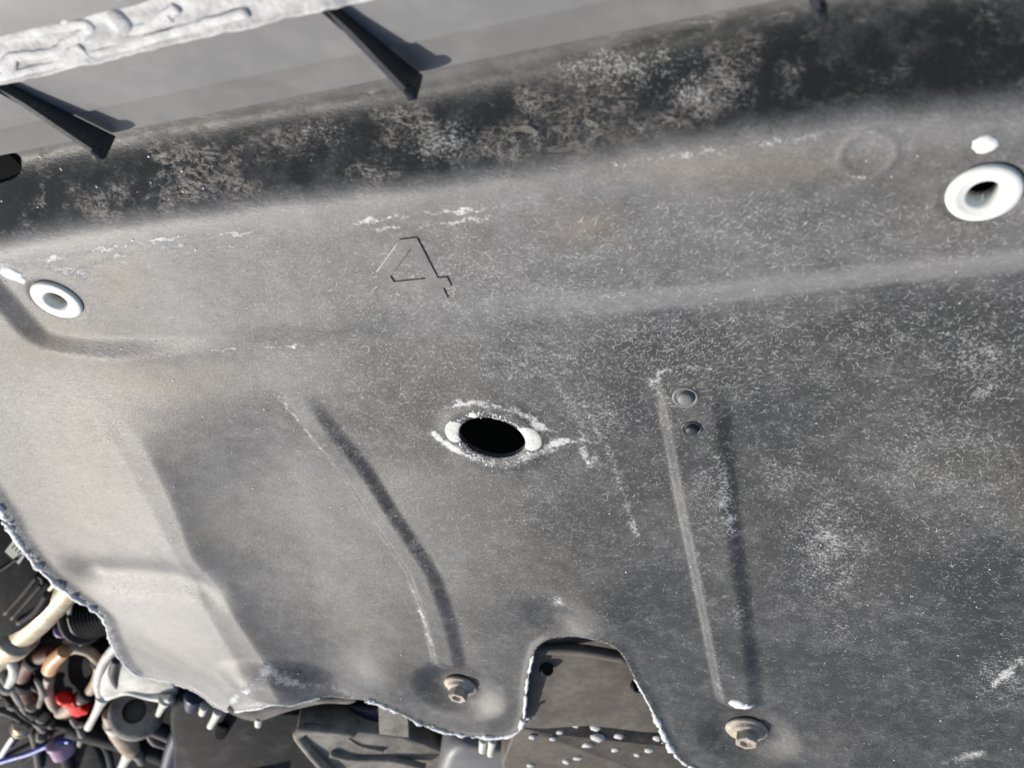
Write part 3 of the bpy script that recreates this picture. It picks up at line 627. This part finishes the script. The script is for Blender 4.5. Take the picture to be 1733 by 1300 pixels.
# flange lying on the gussets
print('flange z', FZ, 'width', wfl)
VF, FFc = [], []; nA, nB = 260, 26
for i in range(nA + 1):
    s_ = -0.35 + 0.97 * i / nA; jag = 0.0004 * math.sin(s_ * 190) * math.sin(s_ * 71) + 0.0003 * math.sin(s_ * 797 + 1) * math.sin(s_ * 133) + 0.00015 * math.sin(s_ * 2140)
    for j in range(nB + 1):
        t = j / nB; r_ = rlo + jag * (1 - t) + wfl * t; h = FZ - b0[2] + 0.0016 + 0.0007 * math.sin(s_ * 120 + 5 * t) * math.sin(9 * t + s_ * 60) + 0.002 * math.exp(-((t - 0.97) / 0.06) ** 2) + 0.0010 * math.exp(-(t / 0.08) ** 2)
        VF.append(b0 + E_ * s_ + RN * r_ + np.array([0, 0, h]))
for i in range(nA):
    for j in range(nB): FFc.append((i * (nB + 1) + j, (i + 1) * (nB + 1) + j, (i + 1) * (nB + 1) + j + 1, i * (nB + 1) + j + 1))
fl = mesh('flange', VF, FFc, M['chalk'], beam); sd_ = fl.modifiers.new('thickness', 'SOLIDIFY'); sd_.thickness = 0.003; sd_.offset = -1
for px in ([(-60, 118), (0, 112), (22, 96), (70, 92), (100, 84), (112, 72), (135, 62), (152, 48), (140, 40), (112, 44), (60, 52), (20, 60), (-40, 70)], [(128, 76), (152, 98)], [(22, 96), (18, 112), (6, 122)], [(225, 50), (262, 38), (300, 10)], [(205, 52), (255, 44), (290, 28)], [(112, 44), (108, 30)], [(-40, 138), (60, 118), (160, 92), (240, 70), (330, 44), (420, 20)]):
    mesh('dirt_ridge', *tube([onz(x, y, FZ + 0.0016) for x, y in px], 0.0021, 10, 5, 0.35, wob=0.5), M['ridge'], fl)
mesh('knob', *lathe([(0.0056, -0.001), (0.0050, 0.0008), (0.0036, 0.0018), (0.0015, 0.0022), (0.0001, 0.0023)], onz(203, 36, FZ + 0.0016), (0, 0, 1), 24), M['chalk'], fl)

# ------------------------------------------------------------------ corner of trim past the flange
def trim():
    t = thing('bumper_trim', 'dark dusty plastic trim with rounded recess beyond the chalky flange', 'trim'); z = FZ - 0.045
    mesh('panel', *slab([onz(x, y, z) for x, y in [(-160, -90), (330, -110), (330, -10), (170, 30), (90, 60), (-160, 130)]], (0, 0, -0.02)), M['trim'], t, smooth=False)
    mesh('lip', *tube([onz(x, y, z + 0.001) for x, y in [(-60, 26), (0, 10), (30, 6), (55, 14), (72, 28), (82, 50)]], 0.0030, 10, 5), M['trim'], t)
    mesh('recess', *slab([onz(x, y, z + 0.0007) for x, y in [(-60, 34), (0, 18), (26, 14), (46, 20), (60, 32), (66, 60), (-60, 90)]], (0, 0, -0.004), 0.001), M['beam'], t)
    for px in ([(80, -8), (88, 12), (104, 30)], [(120, -8), (126, 4)]): mesh('groove', *tube([onz(x, y, z + 0.0004) for x, y in px], 0.0012, 8, 4), M['bay'], t)
M['trim'] = grime('dusty_trim', (0.03, 0.03, 0.031), (0.22, 0.22, 0.215), 0.38, 0.6, 160, spec=0.3)
trim()

# ------------------------------------------------------------------ what shows past the far edge of the tray
FW = R[:, 2]
def eng(x, y, off): p = onto(x, y); return CAM + ray(x, y) * (np.dot(p - CAM, FW) + off)
def engs(pts, off): return [eng(x, y, off) for x, y in pts]
def pxm(x, y, off=0.0): return np.dot(eng(x, y, off) - CAM, FW) / F
def flatpoly(pts, off, tilt=0.8):                          # a planar outline facing the lens at one depth
    c = np.mean(pts, 0); d = np.dot(eng(*c, off) - CAM, FW); n_ = -FW + tilt * R[:, 1]; n_ /= np.linalg.norm(n_)
    return [onplane(x, y, CAM + ray(*c) * d, n_) for x, y in pts], -n_
def plate(name, pts, off, thick, mat, parent=None, bev=0.003, tilt=0.8, sm=4, smooth=True):
    P_, n_ = flatpoly([tuple(p) for p in (smooth_line(pts, sm, True) if sm > 1 else pts)], off, tilt)
    return mesh(name, *slab(P_, n_ * thick, bev, 3), mat, parent, smooth)
def pipe(name, pts, off, rpx, mat, parent=None, n=6, seg=16, squash=1.0, wob=0.0):
    k = pxm(*pts[0], np.mean(off)); offs = np.interp(np.linspace(0, 1, len(pts)), [0, 1], off) if np.ndim(off) else [off] * len(pts)
    return mesh(name, *tube([eng(x, y, o_) for (x, y), o_ in zip(pts, offs)], np.array(rpx) * k if np.ndim(rpx) else rpx * k, seg, n, squash, wob=wob), mat, parent)
def turn(name, c, axis_px, prof, off, mat, parent=None, seg=28):   # lathe, axis given as a pixel direction plus towards-lens share
    k = pxm(*c, off); a = R[:, 0] * axis_px[0] + R[:, 1] * axis_px[1] - FW * axis_px[2]
    return mesh(name, *lathe([(r_ * k, h * k) for r_, h in prof], eng(*c, off), a, seg), mat, parent)

eu = mesh('under_tray_blocker', *slab([(-0.75, -0.74, -0.075), (0.6, -0.74, -0.075), (0.6, -0.02, -0.075), (-0.75, -0.02, -0.075)], (0, 0, -0.03)), M['bay'], smooth=False); eu['kind'] = 'structure'  # black slab added to block sunlight seen through the tray holes
bayo = mesh('dark_backing', [(-5, -6, -0.30), (3, -6, -0.30), (3, 0.6, -0.30), (-5, 0.6, -0.30)], [(0, 1, 2, 3)], M['bay'], smooth=False); bayo['kind'] = 'structure'  # black backing plane added so gaps behind the parts stay dark

t = thing('control_housing', 'black ribbed plastic housing with small printed label beside the brassy pipe', 'housing')
hp = [(-150, 820), (-40, 850), (20, 895), (66, 950), (88, 988), (84, 1022), (50, 1058), (0, 1085), (-150, 1110)]
plate('body', hp, 0.05, 0.09, M['black'], t, 0.006, tilt=0.4)
hq, hn = flatpoly([tuple(p) for p in smooth_line(hp, 4, True)], 0.05, 0.4); hq = hq[0]; hn = -hn
def onface(x, y, up=0.0): return onplane(x, y, hq + hn * up, hn)
for px, r_ in (([(8, 1040), (40, 1005), (64, 975)], 4), ([(20, 1048), (48, 1016), (72, 988)], 4), ([(64, 975), (72, 980), (72, 988)], 4), ([(-30, 985), (10, 960), (30, 945)], 3), ([(30, 1055), (60, 1035), (80, 1005)], 5)):
    mesh('ridge', *tube([onface(x, y, 0.001) for x, y in px], r_ * pxm(*px[0], 0.05), 10, 4), M['umber'], t)
lb = mesh('label', *slab([onface(x, y, 0.0008) for x, y in [(8, 934), (26, 910), (50, 930), (32, 956)]], -hn * 0.001), M['paper'], t, False)
for k in range(4):
    x_, y_ = 19 + 5.2 * k, 928 + 4.2 * k
    mesh('printed_bar', *slab([onface(x, y, 0.0011) for x, y in [(x_, y_), (x_ + 8, y_ - 9), (x_ + 10.2, y_ - 7.2), (x_ + 2.2, y_ + 1.8)]], -hn * 0.0006), M['ink'], lb, False)
t = thing('brassy_pipe', 'thick brassy metal pipe running out from under the tray', 'pipe')
pipe('tube', [(150, 960), (120, 992), (70, 1045), (22, 1088), (-20, 1130)], [0.05, 0.09], [24, 24, 27, 27, 25], M['brass'], t, 6, 22)
pipe('seam', [(95, 985), (60, 1025), (10, 1070)], [0.045, 0.062], 4, M['brass'], t)
pipe('collar', [(34, 1076), (20, 1089)], [0.075, 0.08], [33, 33], M['brass'], t, 2, 22)
t = thing('rubber_bellows', 'black ribbed rubber bellows half hidden behind the tray edge', 'bellows')
pr = []
for k in range(9): pr += [(33 - k * 0.9, k * 8), (34 - k * 0.9, k * 8 + 1.5), (42 - k * 1.1, k * 8 + 4), (42 - k * 1.1, k * 8 + 5)]
turn('bellows', (150, 1040), (0.85, -0.15, 0.45), pr, 0.09, M['black'], t, 36)
turn('ring', (142, 1042), (0.85, -0.15, 0.45), [(40, -4), (48, -3), (49, 3), (44, 6), (38, 6)], 0.09, M['umber'], t, 36)
pipe('clip', [(128, 998), (118, 1030), (122, 1062), (138, 1090)], 0.068, 5, M['sand'], t)
turn('mauve_plug', (104, 1068), (0.3, -0.2, 1), [(0.1, 8), (9, 8), (12, 4), (13, -10), (13, -40)], 0.10, M['mauve']); tag(bpy.context.scene.objects['mauve_plug'], 'small mauve plug tucked between brassy pipe and black bellows', 'plug')
t = thing('tan_hose', 'tan rubber hose curled into a loop', 'hose')
pipe('tube', [(100, 1108), (128, 1098), (155, 1106), (168, 1130), (160, 1160), (138, 1184), (112, 1202), (92, 1196), (82, 1172), (84, 1146)], [0.07, 0.09], 9.5, M['tan'], t)
pipe('end_sleeve', [(130, 1190), (112, 1203), (100, 1204)], [0.082, 0.084], 12.5, M['tan'], t)
for px_ in ([(160, 1112), (167, 1124)], [(150, 1172), (141, 1181)]): pipe('clamp', px_, 0.078, 12, M['black'], t, 2)
o = pipe('amber_stub', [(84, 1134), (92, 1118), (110, 1102)], 0.06, [13, 13, 11], M['orange']); tag(o, 'short amber coloured stub inside the tan hose loop', 'fitting')
t = thing('rusty_pipe', 'rust brown bent pipe beside the tan hose loop', 'pipe')
pipe('tube', [(92, 1106), (58, 1116), (40, 1138), (42, 1172), (62, 1205), (80, 1240)], 0.09, 14, M['rust'], t)
for px_ in ([(62, 1114), (54, 1119)], [(41, 1150), (41, 1162)], [(54, 1194), (62, 1206)]): pipe('tape', px_, 0.088, 16.5, M['black'], t, 2, wob=0.06)
t = thing('wiring_loom', 'black taped wiring loom lying across the gearbox casing', 'wiring loom')
pipe('loom', [(-20, 1150), (16, 1186), (60, 1222), (120, 1232), (176, 1262), (190, 1310)], 0.07, 7, M['black'], t, wob=0.12)
for px_ in ([(20, 1190), (28, 1197)], [(84, 1226), (94, 1228)], [(150, 1247), (158, 1252)]): pipe('tape', px_, 0.069, 8.5, M['umber'], t, 2)
pipe('branch', [(60, 1222), (70, 1250), (60, 1275), (30, 1300)], 0.072, 4, M['black'], t)
turn('connector', (70, 1246), (0.3, 0.8, 0.5), [(0.1, -10), (8, -10), (9, -8), (9, 8), (6, 10), (0.1, 10)], 0.066, M['sand'], t, 4)
t = thing('red_clip', 'bright red plastic clip with toothed edge', 'clip')
plate('clip_body', [(100, 1192), (112, 1188), (118, 1192), (124, 1190), (128, 1198), (136, 1197), (140, 1203), (149, 1204), (147, 1211), (138, 1213), (132, 1216), (120, 1212), (112, 1202)], 0.062, 0.012, M['red'], t, 0.0015, sm=2)
turn('cap', (107, 1182), (0.2, -0.4, 0.8), [(0.1, 9), (7, 8), (11, 4), (12, -3), (9, -8)], 0.062, M['red'], t)
t = thing('cast_bracket', 'pale cast metal bracket with drip shaped pins under the tray corner', 'bracket')
plate('web', [(176, 1120), (196, 1090), (216, 1118), (246, 1140), (290, 1154), (300, 1182), (262, 1186), (216, 1174), (190, 1182), (168, 1178)], 0.035, 0.03, M['bone'], t, 0.004)
pipe('rim', [(198, 1092), (176, 1120), (166, 1150), (168, 1172), (178, 1180), (214, 1170), (258, 1180), (292, 1184)], 0.033, 8, M['bone'], t)
pipe('pin', [(176, 1178), (164, 1204), (149, 1232)], 0.035, [13, 8, 6.5, 7], M['bone'], t)
pipe('pin', [(282, 1182), (276, 1194), (268, 1210)], 0.035, [14, 7, 5], M['bone'], t)
pipe('hollow', [(196, 1118), (192, 1140), (200, 1166)], 0.034, [6, 9, 6], M['umber'], t)
t = thing('ring_casting', 'dark grey ring shaped casting below the pale bracket', 'casting')
turn('ring', (230, 1206), (0.1, -0.5, 1), [(20, 10), (34, 12), (44, 6), (46, -8), (40, -30)], 0.05, M['sand'], t, 36)
turn('core', (230, 1206), (0.1, -0.5, 1), [(0.1, 2), (14, 3), (24, 0), (26, -20)], 0.05, M['umber'], t, 36)
t = thing('tan_fitting', 'tan oval pipe fitting with pale collar under the ring casting', 'fitting')
pipe('barrel', [(182, 1208), (196, 1228), (212, 1252), (226, 1276)], 0.05, [9, 16, 20, 19, 12], M['tan'], t)
pipe('collar', [(190, 1222), (198, 1230)], 0.048, [17, 19], M['bone'], t, 2)
pipe('pin', [(220, 1272), (212, 1288), (200, 1312)], 0.045, [12, 8, 6], M['bone'], t)
pipe('pin', [(232, 1276), (240, 1290)], 0.045, [9, 8], M['sand'], t)
t = thing('mauve_cap', 'mauve plastic cap standing on a dark hose', 'valve')
turn('shell', (104, 1268), (-0.25, -0.9, 0.35), [(16, -14), (19, -12), (19, 8), (21, 9), (21, 14), (17, 17), (0.1, 18)], 0.05, M['mauve'], t)  # plain mauve cap, its purpose unknown
pipe('stem', [(108, 1276), (118, 1310)], [0.055, 0.075], 9, M['black'], t)
o = pipe('blue_cable', [(-30, 1300), (22, 1284), (50, 1276), (84, 1262), (120, 1254)], 0.055, 4.5, M['blue']); tag(o, 'thin blue cable crossing the dark parts', 'cable')
t = thing('brass_bolt', 'small brass coloured bolt on black housing', 'bolt')
turn('head', (34, 1230), (0.2, -0.4, 0.9), [(0.1, 10), (9, 10), (12, 7), (12, -4), (17, -5), (17, -9), (15, -12)], 0.06, M['brass'], t, 6)
turn('washer', (34, 1230), (0.2, -0.4, 0.9), [(16, -8), (19, -9), (19, -12), (10, -13)], 0.06, M['brass'], t)
o = pipe('steel_pin', [(2, 1280), (12, 1264), (24, 1246)], 0.055, 5, M['steel']); tag(o, 'short bright steel pin beside the brass bolt', 'pin')
t = thing('gearbox_casing', 'dark dirty gearbox casing behind hoses, pipes and clips', 'casing')
plate('body', [(-150, 1090), (40, 1080), (130, 1085), (190, 1190), (150, 1230), (160, 1330), (-150, 1330)], 0.115, 0.08, M['black'], t, 0.01)
for x_, y_, r_ in ((10, 1160, 14), (52, 1196, 9), (70, 1215, 10), (20, 1195, 8), (140, 1250, 7), (8, 1120, 9), (60, 1165, 6)):
    turn('boss', (x_, y_), (0.2, -0.4, 0.9), [(0.1, 8), (r_ * .6, 8), (r_, 3), (r_ * 1.1, -20)], 0.075, M['sand'] if r_ > 7.5 else M['umber'], t)
pipe('web', [(-10, 1130), (20, 1165), (45, 1205), (75, 1236)], 0.075, 8, M['sand'], t); pipe('web', [(-20, 1215), (10, 1205), (52, 1236), (66, 1300)], 0.07, 7, M['umber'], t); pipe('web', [(-20, 1100), (12, 1112), (24, 1140), (4, 1170), (-20, 1180)], 0.075, 9, M['bone'], t, wob=0.15)
for px_ in ([(130, 1232), (138, 1244), (134, 1262)], [(60, 1150), (72, 1172), (66, 1196)], [(246, 1240), (262, 1258), (290, 1268)], [(120, 1216), (128, 1226), (142, 1228)]): pipe('drip', px_, 0.055, [3, 6, 4], M['sand'], t, wob=0.3)
o = pipe('black_hose', [(120, 1225), (250, 1262), (330, 1296), (400, 1340)], 0.085, 24, M['black'], seg=22); tag(o, 'thick black hose sloping away beneath tan fitting', 'hose')
o = pipe('grey_hose', [(240, 1226), (300, 1250), (380, 1290), (450, 1340)], 0.07, [13, 15, 15], M['umber'], seg=18); tag(o, 'dusty grey brown hose sloping below ring casting', 'hose')
o = plate('splash_panel', [(300, 1190), (420, 1205), (560, 1215), (640, 1250), (620, 1340), (330, 1340), (290, 1260)], 0.12, 0.05, M['black'], None, 0.006); tag(o, 'black splash panel deep below the tray arch', 'panel')
o = pipe('blue_hose', [(330, 1175), (318, 1215), (296, 1260), (285, 1300)], 0.06, 17, M['navy']); tag(o, 'dark blue hose dropping behind pale pins', 'hose')
o = pipe('dark_blue_strap', [(620, 1195), (632, 1225), (650, 1262)], 0.085, [30, 30], M['navy'], squash=0.3); tag(o, 'dark blue strap between grey post and sandy suspension link', 'strap')
o = pipe('black_strap', [(378, 1228), (366, 1262), (344, 1300)], 0.06, [10, 9], M['bay'], squash=0.4); tag(o, 'narrow black strap hanging in front of splash panel', 'strap')
o = plate('edge_flap', [(385, 1200), (440, 1193), (545, 1178), (600, 1184), (592, 1192), (545, 1192), (480, 1208), (436, 1222), (400, 1214)], 0.03, 0.004, M['sand'], None, 0.001, tilt=0.3); tag(o, 'thin sandy grey flap just under the arched tray edge', 'flap')
for px, nm in (([(370, 1204), (364, 1216), (356, 1230)], 'pale stud poking out beneath the low scallop of the tray'), ([(438, 1214), (437, 1228)], 'round ended pale stud on the sandy edge flap'), ([(346, 1196), (342, 1208)], 'stubby pale stud beside the low tray scallop'), ([(818, 1252), (816, 1272)], 'short pale stud behind the crusted lobe with the bolt'), ([(834, 1252), (830, 1278)], 'longer pale stud behind the crusted lobe with the bolt')):
    o = pipe('plastic_stud', px, 0.015, [8, 6.5, 6], M['bone']); tag(o, nm, 'stud', 'pale studs along the tray edge')
t = thing('suspension_link', 'sandy stamped suspension link with raised ridges', 'suspension link')
plate('plate', [(504, 1246), (512, 1234), (545, 1231), (620, 1240), (680, 1248), (740, 1268), (800, 1310), (840, 1400), (650, 1400), (560, 1310)], 0.06, 0.03, M['sand'], t, 0.005)
pipe('rim', [(720, 1420), (640, 1372), (560, 1310), (510, 1254), (508, 1240), (530, 1234), (600, 1240)], 0.058, 8, M['sand'], t)
pipe('ridge', [(560, 1276), (600, 1284), (660, 1286), (720, 1300)], 0.058, 7, M['sand'], t); pipe('ridge', [(590, 1248), (612, 1262), (650, 1270)], 0.058, 5, M['sand'], t)
o = plate('grey_post', [(640, 1188), (690, 1204), (692, 1250), (642, 1244)], 0.03, 0.035, M['sand'], None, 0.001, sm=1, smooth=False); tag(o, 'square grey post between tray edge and suspension link', 'post')
o = plate('oil_pan', [(740, 1330), (752, 1284), (776, 1264), (810, 1262), (880, 1276), (900, 1290), (900, 1360), (740, 1360)], 0.04, 0.06, M['beam'], None, 0.010); tag(o, 'grey rounded oil pan under the lobed tray edge', 'oil pan')
t = thing('rear_panel', 'smooth brown grey panel seen through the tray notch', 'panel')
plate('sheet', [(880, 1062), (930, 1058), (1000, 1058), (1070, 1070), (1150, 1230), (1000, 1230), (868, 1220)], 0.035, 0.004, M['loam'], t, 0.001, tilt=0.7)
pipe('rolled_edge', [(900, 1094), (930, 1099), (990, 1102), (1060, 1114)], 0.026, 10, M['loam'], t)
for x_, y_ in ((926, 1134), (1080, 1162)):
    turn('plug', (x_, y_), (0.3, -0.2, 1), [(0.1, 0.5), (6, 1), (9, 3), (11, 1), (12, -6)], 0.020, M['black'], t)  # black dished disc standing in for a dark hole in the panel
t = thing('crossmember', 'brown grey crossmember spattered with white mud below the notch', 'crossmember')
cbp = [(872, 1232), (910, 1239), (1010, 1250), (1130, 1262), (1200, 1268), (1220, 1360), (872, 1360)]; tfp = [(884, 1200), (910, 1203), (1100, 1226), (1200, 1240), (1200, 1270), (1000, 1252), (884, 1234)]
def plane_of(pts, off): a_, b_ = flatpoly([tuple(p) for p in smooth_line(pts, 2, True)], off); return a_[0], b_
CBP, TFP = plane_of(cbp, 0.05), plane_of(tfp, 0.045)
plate('beam', [(872, 1232), (910, 1239), (1010, 1250), (1130, 1262), (1200, 1268), (1220, 1360), (872, 1360)], 0.05, 0.05, M['loam'], t, 0.003, sm=2)
plate('top_flange', [(884, 1200), (910, 1203), (1100, 1226), (1200, 1240), (1200, 1270), (1000, 1252), (884, 1234)], 0.045, 0.02, M['black'], t, 0.002, sm=2)
for x_, y_, r_ in ((916, 1216, 8), (948, 1240, 7), (975, 1226, 10), (1008, 1232, 11), (1010, 1248, 12), (1048, 1246, 9), (995, 1262, 9), (1042, 1270, 8), (1078, 1278, 7), (1100, 1270, 10), (900, 1248, 6), (935, 1252, 6), (1112, 1250, 8), (978, 1284, 8), (958, 1290, 7), (898, 1296, 7)):
    q0, n0 = TFP if y_ < 1258 else CBP; p = onplane(x_, y_, q0, n0); k = np.dot(p - CAM, FW) / F; V0, F0 = blob((0, 0, 0), r_ * k * 1.15, 0.6, 1.0); V0 = np.array(V0)
    V0 = V0 - np.outer(V0 @ n0, n0) * 0.72; mesh('mud_spot', list(V0 + p), F0, M['pad'], t)
